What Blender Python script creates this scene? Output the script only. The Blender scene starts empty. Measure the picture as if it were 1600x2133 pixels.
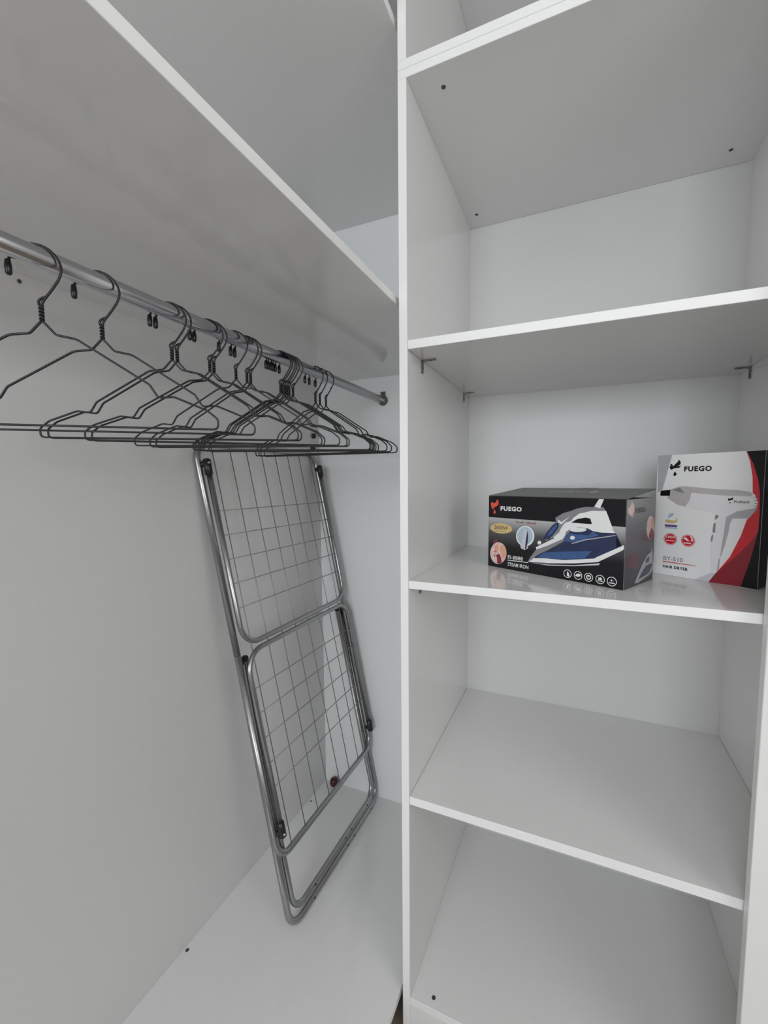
import bpy, bmesh, math, random
from mathutils import Vector, Matrix

# ---------------------------------------------------------------- camera, light, exposure
scene = bpy.context.scene
C = scene.collection
ZB = 1.285                                   # camera height
cam_data = bpy.data.cameras.new('camera')
cam = bpy.data.objects.new('camera', cam_data); C.objects.link(cam)
cam_data.sensor_fit = 'HORIZONTAL'; cam_data.sensor_width = 36.0
cam_data.lens = 869.2271 / 1600 * 36.0
cam_data.shift_x = (800 - 828.5698) / 1600
cam_data.shift_y = (1076.6703 - 1066.5) / 1600
cam_data.clip_start = 0.01
_y, _p, _r = 0.4044, 0.0832, -0.0063
_f = Vector((-math.sin(_y) * math.cos(_p), math.cos(_y) * math.cos(_p), -math.sin(_p)))
_rt = Vector((math.cos(_y), math.sin(_y), 0)); _up = _rt.cross(_f)
_R = _rt * math.cos(_r) + _up * math.sin(_r); _U = _up * math.cos(_r) - _rt * math.sin(_r)
M = Matrix((_R, _U, -_f)).transposed().to_4x4(); M.translation = (0, 0, ZB)
cam.matrix_world = M
scene.camera = cam

world = bpy.data.worlds.new('world'); scene.world = world
world.use_nodes = True
bg = world.node_tree.nodes.get('Background') or world.node_tree.nodes.new('ShaderNodeBackground')
bg.inputs[0].default_value = (0.86, 0.93, 1.0, 1); bg.inputs[1].default_value = 1.0

def area(name, loc, rot, sx, sy, power, col):
    d = bpy.data.lights.new(name, 'AREA'); d.shape = 'RECTANGLE'; d.size = sx; d.size_y = sy
    d.energy = power; d.color = col
    o = bpy.data.objects.new(name, d); C.objects.link(o); o.location = loc; o.rotation_euler = rot
    return o
# daylight entering by the window in the wall behind the camera
area('window_daylight', (-0.15, -2.33, 1.60), (math.radians(90), 0, 0), 1.3, 1.0, 34.0, (0.915, 0.955, 1.0))
area('added_side_light', (1.68, -0.75, 1.75), (0, math.radians(90), 0), 1.0, 1.5, 15.0, (1.0, 0.985, 0.96))  # unseen side source, added to brighten the faces turned to the right
vs = scene.view_settings
vs.view_transform = 'Standard'; vs.look = 'None'; vs.gamma = 1.0; vs.use_curve_mapping = False
vs.exposure = 0.0
scene.cycles.use_denoising = True
scene.cycles.max_bounces = 10; scene.cycles.diffuse_bounces = 6; scene.cycles.glossy_bounces = 5

# ---------------------------------------------------------------- materials
MATS = {}
def mat(name, col, rough=0.5, metal=0.0, spec=0.5, noise=0.0, nscale=40.0, bump=0.0, coat=0.0, rvar=0.0):
    m = bpy.data.materials.new(name); m.use_nodes = True
    nt = m.node_tree; b = nt.nodes['Principled BSDF']
    b.inputs['Base Color'].default_value = (*col, 1); b.inputs['Roughness'].default_value = rough
    b.inputs['Metallic'].default_value = metal; b.inputs['Specular IOR Level'].default_value = spec
    if coat: b.inputs['Coat Weight'].default_value = coat; b.inputs['Coat Roughness'].default_value = 0.08
    if noise or bump or rvar:
        tc = nt.nodes.new('ShaderNodeTexCoord'); n = nt.nodes.new('ShaderNodeTexNoise')
        n.inputs['Scale'].default_value = nscale; n.inputs['Detail'].default_value = 4
        nt.links.new(tc.outputs['Object'], n.inputs['Vector'])
        if noise:
            r = nt.nodes.new('ShaderNodeValToRGB')
            r.color_ramp.elements[0].position = 0.3; r.color_ramp.elements[1].position = 0.7
            r.color_ramp.elements[0].color = (*[c * (1 - noise) for c in col], 1)
            r.color_ramp.elements[1].color = (*[min(1, c * (1 + noise)) for c in col], 1)
            nt.links.new(n.outputs['Fac'], r.inputs['Fac']); nt.links.new(r.outputs['Color'], b.inputs['Base Color'])
        if rvar:
            mr = nt.nodes.new('ShaderNodeMapRange')
            mr.inputs['To Min'].default_value = rough - rvar; mr.inputs['To Max'].default_value = rough + rvar
            nt.links.new(n.outputs['Fac'], mr.inputs['Value']); nt.links.new(mr.outputs['Result'], b.inputs['Roughness'])
        if bump:
            bp = nt.nodes.new('ShaderNodeBump'); bp.inputs['Strength'].default_value = bump; bp.inputs['Distance'].default_value = 0.001
            nt.links.new(n.outputs['Fac'], bp.inputs['Height']); nt.links.new(bp.outputs['Normal'], b.inputs['Normal'])
    MATS[name] = m; return m

def ramp_mat(name, axis, stops, rough=0.3, length=1.0):
    """a colour gradient along one local axis (metres / length)"""
    m = bpy.data.materials.new(name); m.use_nodes = True; nt = m.node_tree; b = nt.nodes['Principled BSDF']
    b.inputs['Roughness'].default_value = rough; b.inputs['Specular IOR Level'].default_value = 0.3
    tc = nt.nodes.new('ShaderNodeTexCoord'); s = nt.nodes.new('ShaderNodeSeparateXYZ')
    nt.links.new(tc.outputs['Object'], s.inputs[0])
    d = nt.nodes.new('ShaderNodeMath'); d.operation = 'DIVIDE'; d.inputs[1].default_value = length
    nt.links.new(s.outputs[axis], d.inputs[0])
    r = nt.nodes.new('ShaderNodeValToRGB'); els = r.color_ramp.elements
    while len(els) < len(stops): els.new(0.5)
    for e, (p, c) in zip(els, stops): e.position = p; e.color = (*c, 1)
    nt.links.new(d.outputs[0], r.inputs['Fac']); nt.links.new(r.outputs['Color'], b.inputs['Base Color'])
    MATS[name] = m; return m

mat('board', (0.80, 0.80, 0.79), 0.10, spec=0.65, noise=0.008, nscale=60, rvar=0.015)
mat('board_edge', (0.86, 0.86, 0.85), 0.28, noise=0.006, nscale=80)
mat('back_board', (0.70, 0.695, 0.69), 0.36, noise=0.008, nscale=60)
mat('wall_paint', (0.70, 0.695, 0.675), 0.7, noise=0.02, nscale=12, bump=0.1)
mat('ceiling_paint', (0.82, 0.815, 0.80), 0.8, noise=0.01, nscale=20, bump=0.05)
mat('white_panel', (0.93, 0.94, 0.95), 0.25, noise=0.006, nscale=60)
mat('seam', (0.20, 0.19, 0.17), 0.8, noise=0.1)
mat('chrome', (0.56, 0.56, 0.58), 0.20, 1.0, noise=0.01, nscale=200)
mat('tube_metal', (0.38, 0.38, 0.385), 0.30, 1.0, noise=0.03, nscale=60)
mat('wire_metal', (0.34, 0.34, 0.34), 0.45, 0.9, rvar=0.05)
mat('black_wire', (0.012, 0.012, 0.014), 0.35, spec=0.5, rvar=0.05)
mat('black_plastic', (0.012, 0.012, 0.012), 0.3, rvar=0.05)
mat('brown_gloss', (0.05, 0.012, 0.008), 0.15, rvar=0.03)
mat('screw_metal', (0.10, 0.10, 0.10), 0.4, 0.8, rvar=0.1)
mat('bracket_metal', (0.20, 0.19, 0.17), 0.35, 0.9, noise=0.4, nscale=90)
mat('hole_dark', (0.006, 0.006, 0.006), 0.8, noise=0.05)
mat('cardboard', (0.30, 0.22, 0.11), 0.85, noise=0.1, nscale=70)
# printed inks
mat('ink_black', (0.006, 0.006, 0.008), 0.33, spec=0.25, noise=0.05)
mat('ink_white', (0.80, 0.80, 0.80), 0.35, noise=0.02)
mat('ink_grey', (0.42, 0.42, 0.44), 0.35, noise=0.03)
mat('ink_midgrey', (0.23, 0.23, 0.25), 0.35, noise=0.03)
mat('ink_lilac', (0.60, 0.58, 0.63), 0.35, noise=0.02)
mat('ink_darkgrey', (0.07, 0.07, 0.078), 0.32, noise=0.03)
mat('ink_red', (0.62, 0.012, 0.025), 0.3, noise=0.05)
mat('ink_darkred', (0.26, 0.010, 0.022), 0.3, noise=0.05)
mat('ink_flame', (0.80, 0.09, 0.05), 0.35, noise=0.15, nscale=120)
mat('ink_pink', (0.72, 0.52, 0.49), 0.35, noise=0.12, nscale=160)
mat('ink_peach', (0.72, 0.36, 0.24), 0.35, noise=0.1, nscale=200)
mat('ink_wine', (0.22, 0.02, 0.05), 0.35, noise=0.1)
mat('ink_faintred', (0.10, 0.03, 0.04), 0.35, noise=0.1)
mat('ink_gold', (0.66, 0.47, 0.20), 0.35, noise=0.08, nscale=150)
mat('ink_blue', (0.045, 0.10, 0.26), 0.3, noise=0.12, nscale=90)
mat('ink_navy', (0.018, 0.028, 0.085), 0.3, noise=0.15, nscale=60)
mat('ink_sky', (0.42, 0.52, 0.62), 0.35, noise=0.08, nscale=150)
mat('ink_purple', (0.12, 0.06, 0.22), 0.35, noise=0.05)
mat('ink_offwhite', (0.78, 0.765, 0.775), 0.35, noise=0.015)
mat('ink_shade', (0.50, 0.47, 0.475), 0.35, noise=0.03)
mat('ink_palegrey', (0.84, 0.83, 0.825), 0.35, noise=0.015)
ramp_mat('iron_front_print', 2, [(0.0, (.008, .008, .010)), (0.30, (.010, .010, .012)), (0.50, (.09, .09, .095)), (0.700, (.46, .46, .46)), (0.702, (.008, .008, .010))], 0.28, 0.172)
ramp_mat('iron_side_print', 2, [(0.0, (.045, .045, .05)), (0.35, (.06, .055, .065)), (0.7, (.13, .13, .145)), (1.0, (.32, .31, .31))], 0.3, 0.172)
ramp_mat('iron_lid_sheen', 1, [(0.0, (.10, .10, .10)), (1.0, (.05, .05, .05))], 0.32, 0.143)  # dark lid with its grey reflection put into the colour, lighter at the front

# wooden floor of the room
def wood_floor():
    m = bpy.data.materials.new('wood_floor'); m.use_nodes = True; nt = m.node_tree; b = nt.nodes['Principled BSDF']
    tc = nt.nodes.new('ShaderNodeTexCoord'); mp = nt.nodes.new('ShaderNodeMapping'); mp.inputs['Scale'].default_value = (8, 1, 1)
    n = nt.nodes.new('ShaderNodeTexNoise'); n.inputs['Scale'].default_value = 6; n.inputs['Detail'].default_value = 6
    r = nt.nodes.new('ShaderNodeValToRGB'); r.color_ramp.elements[0].color = (.15, .115, .09, 1); r.color_ramp.elements[1].color = (.24, .19, .15, 1)
    nt.links.new(tc.outputs['Object'], mp.inputs[0]); nt.links.new(mp.outputs[0], n.inputs['Vector'])
    nt.links.new(n.outputs['Fac'], r.inputs[0]); nt.links.new(r.outputs[0], b.inputs['Base Color']); b.inputs['Roughness'].default_value = 0.4
    MATS['wood_floor'] = m
wood_floor()

# ---------------------------------------------------------------- helpers
def empty(name, loc=(0, 0, 0), rz=0.0):
    o = bpy.data.objects.new(name, None); C.objects.link(o); o.empty_display_size = 0.05
    o.location = loc; o.rotation_euler = (0, 0, rz); return o
def tag(o, label=None, cat=None, group=None, kind=None):
    if label: o['label'] = label
    if cat: o['category'] = cat
    if group: o['group'] = group
    if kind: o['kind'] = kind
    return o
def root_of(o):
    v = Vector((0, 0, 0))
    while o is not None: v += Vector(o.location); o = o.parent
    return v
def link_mesh(name, me, mats, parent=None, smooth=False):
    o = bpy.data.objects.new(name, me); C.objects.link(o)
    for m in (mats if isinstance(mats, (list, tuple)) else [mats]): me.materials.append(MATS[m])
    if smooth:
        for p in me.polygons: p.use_smooth = True
    if parent is not None: o.parent = parent
    return o
def finish(name, bm, mats, parent=None, smooth=False, world_coords=False):
    if world_coords and parent is not None:
        off = root_of(parent)
        bmesh.ops.translate(bm, verts=bm.verts, vec=-off)
    bmesh.ops.recalc_face_normals(bm, faces=bm.faces)
    me = bpy.data.meshes.new(name); bm.to_mesh(me); bm.free()
    return link_mesh(name, me, mats, parent, smooth)
def box_bm(bm, x0, x1, y0, y1, z0, z1):
    vs_ = [bm.verts.new((x, y, z)) for z in (z0, z1) for y in (y0, y1) for x in (x0, x1)]
    fs = [bm.faces.new([vs_[i] for i in q]) for q in ((0, 2, 3, 1), (4, 5, 7, 6), (0, 1, 5, 4), (2, 6, 7, 3), (0, 4, 6, 2), (1, 3, 7, 5))]
    return vs_, fs
def board(name, x0, x1, y0, y1, z0, z1, parent, m='board', edge=None, bevel=0.0007):
    """a board; edge = '-y' or '+x' gives that narrow face the edge-band material"""
    bm = bmesh.new(); v, f = box_bm(bm, x0, x1, y0, y1, z0, z1)
    if edge: f[{'-y': 2, '+y': 3, '-x': 4, '+x': 5}[edge]].material_index = 1
    if bevel: bmesh.ops.bevel(bm, geom=bm.edges[:], offset=bevel, segments=1, affect='EDGES', profile=0.5)
    return finish(name, bm, [m, 'board_edge'] if edge else [m], parent, world_coords=True)
def sweep(bm, pts, r, n=10, closed=False, caps=True):
    pts = [Vector(p) for p in pts]; N = len(pts); rings = []
    def tang(i):
        if closed: return (pts[(i + 1) % N] - pts[i - 1]).normalized()
        a = pts[max(i - 1, 0)]; b = pts[min(i + 1, N - 1)]; return (b - a).normalized()
    t = tang(0); ref = Vector((0, 0, 1)) if abs(t.z) < 0.9 else Vector((1, 0, 0))
    u = t.cross(ref).normalized(); prev = t
    for i in range(N):
        t = tang(i)
        ax = prev.cross(t)
        if ax.length > 1e-9: u = Matrix.Rotation(prev.angle(t), 3, ax.normalized()) @ u
        u = (u - t * u.dot(t)).normalized(); w = t.cross(u); prev = t
        rr = r[i] if isinstance(r, (list, tuple)) else r
        rings.append([bm.verts.new(pts[i] + (u * math.cos(2 * math.pi * k / n) + w * math.sin(2 * math.pi * k / n)) * rr) for k in range(n)])
    for i in range(N if closed else N - 1):
        a, b = rings[i], rings[(i + 1) % N]
        for k in range(n): bm.faces.new((a[k], a[(k + 1) % n], b[(k + 1) % n], b[k]))
    if caps and not closed:
        bm.faces.new(rings[0][::-1]); bm.faces.new(rings[-1])
def tube(name, pts, r, m, parent, n=10, closed=False):
    bm = bmesh.new(); sweep(bm, pts, r, n, closed)
    return finish(name, bm, m, parent, smooth=True)
def fillet(pts, rad, seg=6):
    pts = [Vector(p) for p in pts]; out = [pts[0]]
    for i in range(1, len(pts) - 1):
        a, b, c = pts[i - 1], pts[i], pts[i + 1]
        d1 = (a - b).normalized(); d2 = (c - b).normalized(); ang = d1.angle(d2)
        if ang > math.pi - 1e-3: out.append(b); continue
        rr = rad[i] if isinstance(rad, (list, tuple)) else rad
        if rr <= 0: out.append(b); continue
        L = min(rr / math.tan(ang / 2), (a - b).length * 0.49, (c - b).length * 0.49); rr = L * math.tan(ang / 2)
        cen = b + (d1 + d2).normalized() * (rr / math.sin(ang / 2))
        p1 = b + d1 * L; p2 = b + d2 * L
        v1 = p1 - cen; v2 = p2 - cen; tot = v1.angle(v2); ax = v1.cross(v2).normalized()
        for k in range(seg + 1): out.append(cen + Matrix.Rotation(tot * k / seg, 3, ax) @ v1)
    out.append(pts[-1]); return out
def lathe(bm, prof, center, axis='z', n=16):
    """prof: list of (radius, height) along axis"""
    c = Vector(center); rings = []
    for (r, h) in prof:
        ring = []
        for k in range(n):
            a = 2 * math.pi * k / n; p = (r * math.cos(a), r * math.sin(a), h)
            if axis == 'x': p = (p[2], p[0], p[1])
            elif axis == 'y': p = (p[0], p[2], p[1])
            ring.append(bm.verts.new(c + Vector(p)))
        rings.append(ring)
    for a, b in zip(rings, rings[1:]):
        for k in range(n): bm.faces.new((a[k], a[(k + 1) % n], b[(k + 1) % n], b[k]))
    bm.faces.new(rings[0][::-1]); bm.faces.new(rings[-1])
def lathe_obj(name, prof, center, axis, m, parent, n=16, smooth=True):
    bm = bmesh.new(); lathe(bm, prof, center, axis, n)
    return finish(name, bm, m, parent, smooth, world_coords=parent is not None)

# ---------------------------------------------------------------- measures (metres; camera stands at x=0, y=0)
T = 0.018
XLO, XLI = -0.3393, -0.3213          # left side panel of the shelving unit
XR = 0.3722                          # inner face of its right side panel
YD, YB = 0.805, 1.3353               # front and back of the unit
XW = -0.8906                         # face of the hanging bay's back panel
XF = -0.3475                         # front of the hanging bay
ZE = ZB - 1.1846                     # top of the base boards
ZA0, ZAM, ZA1 = ZB + 0.7728, ZB + 0.7896, ZB + 0.8065
SHELVES = [(ZB + 0.2669, ZB + 0.2848), (ZB - 0.2249, ZB - 0.2078), (ZB - 0.7107, ZB - 0.6917)]
ZS0, ZS1 = ZB + 0.3618, ZB + 0.3782  # shelf over the rail
ZU0 = ZB + 0.8769                    # board above it
YN = -0.35                           # near, open end of the hanging bay
XROD, ZROD = -0.623, 1.5661
ZTOP = 2.60

# ---------------------------------------------------------------- the room
def struct(name, m, boxes, label=None):
    bm = bmesh.new()
    for b in boxes: box_bm(bm, *b)
    o = finish(name, bm, m); tag(o, kind='structure'); return o
RX0, RX1, RY0, RY1 = -0.915, 1.75, -2.4, 1.362
struct('floor', 'wood_floor', [(RX0 - .1, RX1 + .1, RY0 - .1, RY1 + .1, -0.1, 0.0)])
struct('ceiling', 'ceiling_paint', [(RX0 - .1, RX1 + .1, RY0 - .1, RY1 + .1, ZTOP, ZTOP + 0.1)])
struct('wall_left', 'wall_paint', [(RX0 - .1, RX0, RY0 - .1, RY1 + .1, 0, ZTOP)])
struct('wall_back', 'wall_paint', [(RX0, RX1, RY1, RY1 + .1, 0, ZTOP)])
sy0, sy1, sz0, sz1 = -1.55, 0.05, 1.2, 2.3
struct('wall_right', 'wall_paint', [(RX1, RX1 + .1, RY0 - .1, sy0, 0, ZTOP), (RX1, RX1 + .1, sy1, RY1 + .1, 0, ZTOP), (RX1, RX1 + .1, sy0, sy1, 0, sz0), (RX1, RX1 + .1, sy0, sy1, sz1, ZTOP)])
struct('added_side_window', 'board', [(RX1 + .02, RX1 + .08, sy0, sy0 + .05, sz0, sz1), (RX1 + .02, RX1 + .08, sy1 - .05, sy1, sz0, sz1), (RX1 + .02, RX1 + .08, sy0, sy1, sz0, sz0 + .05), (RX1 + .02, RX1 + .08, sy0, sy1, sz1 - .05, sz1)])  # unseen window frame, added to go with the extra side light
wx0, wx1, wz0, wz1 = -0.85, 0.55, 1.05, 2.15
struct('wall_front', 'wall_paint', [(RX0, wx0, RY0 - .1, RY0, 0, ZTOP), (wx1, RX1, RY0 - .1, RY0, 0, ZTOP), (wx0, wx1, RY0 - .1, RY0, 0, wz0), (wx0, wx1, RY0 - .1, RY0, wz1, ZTOP)])
win = struct('window_1', 'board', [(wx0, wx0 + .05, RY0 - .08, RY0 - .02, wz0, wz1), (wx1 - .05, wx1, RY0 - .08, RY0 - .02, wz0, wz1), (wx0, wx1, RY0 - .08, RY0 - .02, wz0, wz0 + .05), (wx0, wx1, RY0 - .08, RY0 - .02, wz1 - .05, wz1)])

# ---------------------------------------------------------------- hanging bay (left)
hb = empty('hanging_wardrobe', (-0.62, 0.3, 0.0))
tag(hb, 'tall white open hanging wardrobe on the left, with overhead shelf and tilted drying rack inside', 'wardrobe')
board('back_panel', XW - T, XW, YN, YB + T, 0.0, ZTOP - .02, hb, 'back_board')
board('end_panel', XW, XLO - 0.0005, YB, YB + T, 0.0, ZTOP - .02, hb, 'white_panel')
board('support_post', XROD - .06, XROD + .06, YN - T, YN, 0.0, ZTOP - .02, hb, 'board')
board('base_board', XW, XF, YN, YB, ZE - T, ZE, hb, 'board', '+x')
board('plinth', XF - 0.045, XF - 0.030, YN, YB - .02, 0.0, ZE - T, hb, 'board')
rs = board('rail_shelf', XW, XF - 0.001, YN, YB, ZS0, ZS1, hb, 'board', '+x')
board('top_board', XW, XF, YN, YB, ZU0, ZU0 + T, hb, 'board', '+x')
def screw(center, axis, parent, r=0.004, m='screw_metal', h=0.0012):
    return lathe_obj('screw', [(r, 0), (r, h * .6), (r * .6, h)] if h > 0 else [(r, h), (r * .8, 0)], center, axis, m, parent, 10, False)
screw((-0.8800, 0.6759, ZE), 'z', hb, 0.0045); screw((-0.8800, 1.2154, ZE), 'z', hb, 0.0035)
screw((XW, 0.4334, 1.633), 'x', hb, 0.0035)
lathe_obj('screw', [(0.0035, 0), (0.0035, -0.001), (0.002, -0.0015)], (-0.832, YB, 1.6286), 'y', 'screw_metal', hb, 10, False)

# ---------------------------------------------------------------- shelving unit (right)
su = empty('shelving_unit', (0.025, 1.07, 0.0))
tag(su, 'tall white shelving unit on the right holding the two appliance boxes', 'shelving unit')
board('side_panel', XLO, XLI, YD, YB, 0.0, ZA0, su, 'board', '-y')
board('side_panel', XR, XR + T, YD, YB, 0.0, ZA0, su, 'board', '-y')
board('back_panel', XLO, XR + T, YB, YB + .004, 0.0, ZA0, su, 'back_board', bevel=0)
top = board('top_board', XLO, XR + T, YD, YB, ZA0, ZAM - 0.0003, su, 'board', '-y')
base = board('base_board', XLI, XR, YD, YB, ZE - T, ZE, su, 'board', '-y')
board('plinth', XLI, XR, YD + 0.0015, YD + 0.0175, 0.0, ZE - T - 0.001, su, 'board')
shelf_objs = [board('shelf', XLI + 0.0004, XR - 0.0004, YD + 0.0005, YB, a, b, su, 'board', '-y') for a, b in SHELVES]
for x, y in ((-0.2613, 0.8528), (-0.288, 1.2699), (0.3125, 1.2737), (0.3000, 0.8528)):
    lathe_obj('screw', [(0.0045, 0), (0.0045, -0.0008), (0.003, -0.0012)], (x, y, ZA0), 'z', 'screw_metal', top, 10, False)
screw((-0.2709, 0.8260, ZE), 'z', base, 0.0045)
def bracket(side, y, ztop, parent, arm=0.032, leg=0.028, w=0.011):
    """small steel angle: one leg on the side panel, one under the shelf"""
    x = XLI if side > 0 else XR
    bm = bmesh.new(); t = 0.0022
    prof = [(0, 0), (arm - .004, 0), (arm, -t * .5), (arm - .004, -t), (t + .004, -t), (t, -t - .004), (t, -leg + .004), (t * .5, -leg), (0, -leg + .004)]
    a = [bm.verts.new((x + side * px, y - w / 2, ztop + pz)) for px, pz in prof]
    b = [bm.verts.new((x + side * px, y + w / 2, ztop + pz)) for px, pz in prof]
    n = len(prof); bm.faces.new(a); bm.faces.new(b[::-1])
    for i in range(n): bm.faces.new((a[i], a[(i + 1) % n], b[(i + 1) % n], b[i]))
    lathe(bm, [(0.003, 0), (0.003, 0.001)], (x + side * t, y, ztop - leg * .6), 'x', 8)
    lathe(bm, [(0.003, -0.001), (0.003, 0)], (x + side * arm * .62, y, ztop - t), 'z', 8)
    return finish('bracket', bm, 'bracket_metal', parent, world_coords=True)
for sh, (a, b), ys in zip(shelf_objs, SHELVES, ((0.8915, 1.262), (0.877, 1.262), (0.877, 1.262))):
    for y in ys:
        bracket(1, y, a, sh); bracket(-1, y, a, sh)

# upper cabinet standing on the unit
uc = empty('upper_cabinet', (0.025, 1.07, ZAM))
tag(uc, 'white cabinet compartment above the topmost shelf, cut by the top of the picture', 'cabinet')
board('bottom_board', XLO, XR + T, YD, YB, ZAM, ZA1, uc, 'board', '-y')
board('side_panel', XLO, XLI, YD, YB, ZA1, ZTOP - .02, uc, 'board', '-y')
board('side_panel', XR, XR + T, YD, YB, ZA1, ZTOP - .02, uc, 'board', '-y')
board('back_panel', XLI, XR, YB - .004, YB, ZA1, ZTOP - .02, uc, 'back_board', bevel=0)
board('top_board', XLI, XR, YD, YB - .004, ZTOP - .02 - T, ZTOP - .02, uc, 'board', '-y')

# closed doors hiding the right end of the wardrobe
def door(x0, x1, label):
    o = empty('wardrobe_door', ((x0 + x1) / 2, 0.79, 0.0)); tag(o, label, 'door')
    board('door_panel', x0, x1, 0.781, 0.799, 0.012, ZTOP - .02, o, 'board', '-x', 0.001)
    for z in (0.25, 1.3, 2.3):
        bm = bmesh.new(); box_bm(bm, x1 - .06, x1 - .01, 0.799, 0.806, z - .02, z + .02)
        lathe(bm, [(0.017, 0), (0.017, 0.006)], (x1 - .035, 0.799, z), 'y', 14)
        finish('hinge', bm, 'bracket_metal', o, world_coords=True)
    return o
door(0.2706, 0.86, 'plain white tall door panel at the right edge, covering the shelf ends')

# ---------------------------------------------------------------- clothes rail
rail = empty('clothes_rail', (XROD, 0.3, ZROD))
tag(rail, 'satin chrome clothes rail under the overhead shelf, carrying the black wire hangers', 'rail')
bm = bmesh.new(); sweep(bm, [(XROD, YN + .002, ZROD), (XROD, YB - .002, ZROD)], 0.0125, 28)
o = finish('tube', bm, 'chrome', rail, True, True)
for y, s in ((YB, -1), (YN, 1)):
    bm = bmesh.new()
    lathe(bm, sorted([(0.0175, 0.0005 * s), (0.0175, 0.0035 * s), (0.0155, 0.005 * s), (0.0148, 0.016 * s)], key=lambda q: q[1]), (XROD, y, ZROD), 'y', 24)
    yy = sorted((y + .0004 * s, y + .003 * s))
    box_bm(bm, XROD - .009, XROD + .009, yy[0], yy[1], ZROD + .012, ZROD + .030)
    fl = finish('end_bracket', bm, 'bracket_metal', rail, False, True)
    lathe_obj('screw', sorted([(0.004, .003 * s), (0.0025, .0045 * s)], key=lambda q: q[1]), (XROD, y, ZROD + .023), 'y', 'screw_metal', fl, 10, False)

# ---------------------------------------------------------------- wire hangers
WR = 0.00155
def spline(pts, seg=5):
    p = [Vector(q) for q in pts]; out = []
    for i in range(len(p) - 1):
        a, b, c, d = p[max(i - 1, 0)], p[i], p[i + 1], p[min(i + 2, len(p) - 1)]
        for k in range(seg):
            t = k / seg
            out.append(0.5 * ((2 * b) + (c - a) * t + (2 * a - 5 * b + 4 * c - d) * t * t + (3 * b - a - 3 * c + d) * t ** 3))
    out.append(p[-1]); return out
def hanger_parts(root):
    zz = lambda z: z - ZROD
    # hook
    hp = [(0.0, 0, zz(1.507)), (0.004, 0, zz(1.5155)), (0.0135, 0, zz(1.529)), (0.0215, 0, zz(1.5425))]
    cx, cz, rr = -0.003, 1.5537, 0.0275
    hp += [(cx + rr * math.cos(a), 0, zz(cz + rr * math.sin(a))) for a in [math.radians(d) for d in range(0, 181, 20)]]
    hp += [(cx - rr - .0005, 0, zz(1.5505))]
    hk = tube('hook', spline(hp, 3), WR, 'black_wire', root, 6)
    cap = lathe_obj('tip_cap', [(0.0022, -0.019), (0.0037, -0.017), (0.0040, -0.009), (0.0033, -0.002), (0.0018, 0)], (0, 0, 0), 'z', 'black_plastic', None, 8)
    cap.parent = hk; cap.location = (cx - rr - .0005, 0, zz(1.5605))
    # twisted neck with the small eye at its top
    bm = bmesh.new()
    for ph in (0, math.pi):
        sweep(bm, [(0.0017 * math.cos(ph + k * .55), 0.0017 * math.sin(ph + k * .55), zz(1.509) - k * 0.00075) for k in range(27)], WR, 6)
    sweep(bm, spline([(0.0, .0015, zz(1.507)), (-.0030, .0012, zz(1.5115)), (-.0008, .001, zz(1.5160)), (.0052, .001, zz(1.5195))], 4), WR, 6)
    finish('twisted_neck', bm, 'black_wire', root, True)
    # shoulders and bar: one closed wire
    half = [(0.001, 1.489), (0.014, 1.4735), (0.036, 1.4700), (0.053, 1.459), (0.117, 1.4175), (0.127, 1.4005), (0.146, 1.4025), (0.187, 1.386), (0.201, 1.374), (0.2005, 1.360)]
    pts = [(r, 0, zz(z)) for r, z in half]
    rad = [0, .008, .02, .02, .012, .006, .012, .02, .008, .006]
    left = [(-x, y, z) for x, y, z in pts]
    path = [(0.0008, 0, zz(1.4905))] + pts + left[::-1] + [(-0.0008, 0, zz(1.4905))]
    rads = [0] + rad + rad[::-1] + [0]
    tube('shoulder_wire', fillet(path, rads, 4), WR, 'black_wire', root, 6)
HANG = [ # y, yaw, label
 (0.324, 38, 'black wire hanger alone on the rail, farthest left and nearest the viewer'),
 (0.397, 38, 'black wire hanger alone on the rail, second from the left'),
 (0.508, 33.5, 'black wire hanger third from the left, front one of the first pair'),
 (0.518, 33, 'black wire hanger fourth from the left, rear one of the first pair'),
 (0.586, 41, 'black wire hanger fifth from the left, front one of the second pair'),
 (0.5955, 39.8, 'black wire hanger sixth from the left, rear one of the second pair'),
 (0.650, 26, 'black wire hanger seventh from the left, first of the loose group of three'),
 (0.680, 25, 'black wire hanger eighth from the left, middle of the loose group of three'),
 (0.6905, 23.5, 'black wire hanger ninth from the left, last of the loose group of three'),
 (0.785, 25.2, 'black wire hanger in the bunch of six, first from the left in that bunch'),
 (0.7915, 25.8, 'black wire hanger in the bunch of six, second from the left in that bunch'),
 (0.8010, 26.2, 'black wire hanger in the bunch of six, third from the left in that bunch'),
 (0.8075, 26.0, 'black wire hanger in the bunch of six, fourth from the left in that bunch'),
 (0.8165, 26.6, 'black wire hanger in the bunch of six, fifth from the left in that bunch'),
 (0.8305, 25.6, 'black wire hanger in the bunch of six, last on the right in that bunch'),
 (0.923, 0, 'black wire hanger near the far rail end, first of the last three'),
 (0.943, 2, 'black wire hanger near the far rail end, second of the last three'),
 (0.972, 4, 'black wire hanger closest to the far rail end, last of all'),
]
def copy_tree(o, parent=None):
    c = o.copy(); C.objects.link(c); c.parent = parent
    for ch in list(o.children): copy_tree(ch, c)
    return c
proto = empty('wire_hanger', (XROD, 0, ZROD)); hanger_parts(proto)
for i, (y, a, lab) in enumerate(HANG):
    h = proto if i == 0 else copy_tree(proto)
    h.location = (XROD, y, ZROD); h.rotation_euler = (0, 0, math.radians(a))
    tag(h, lab, 'hanger', 'black wire hangers on the clothes rail')

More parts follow.
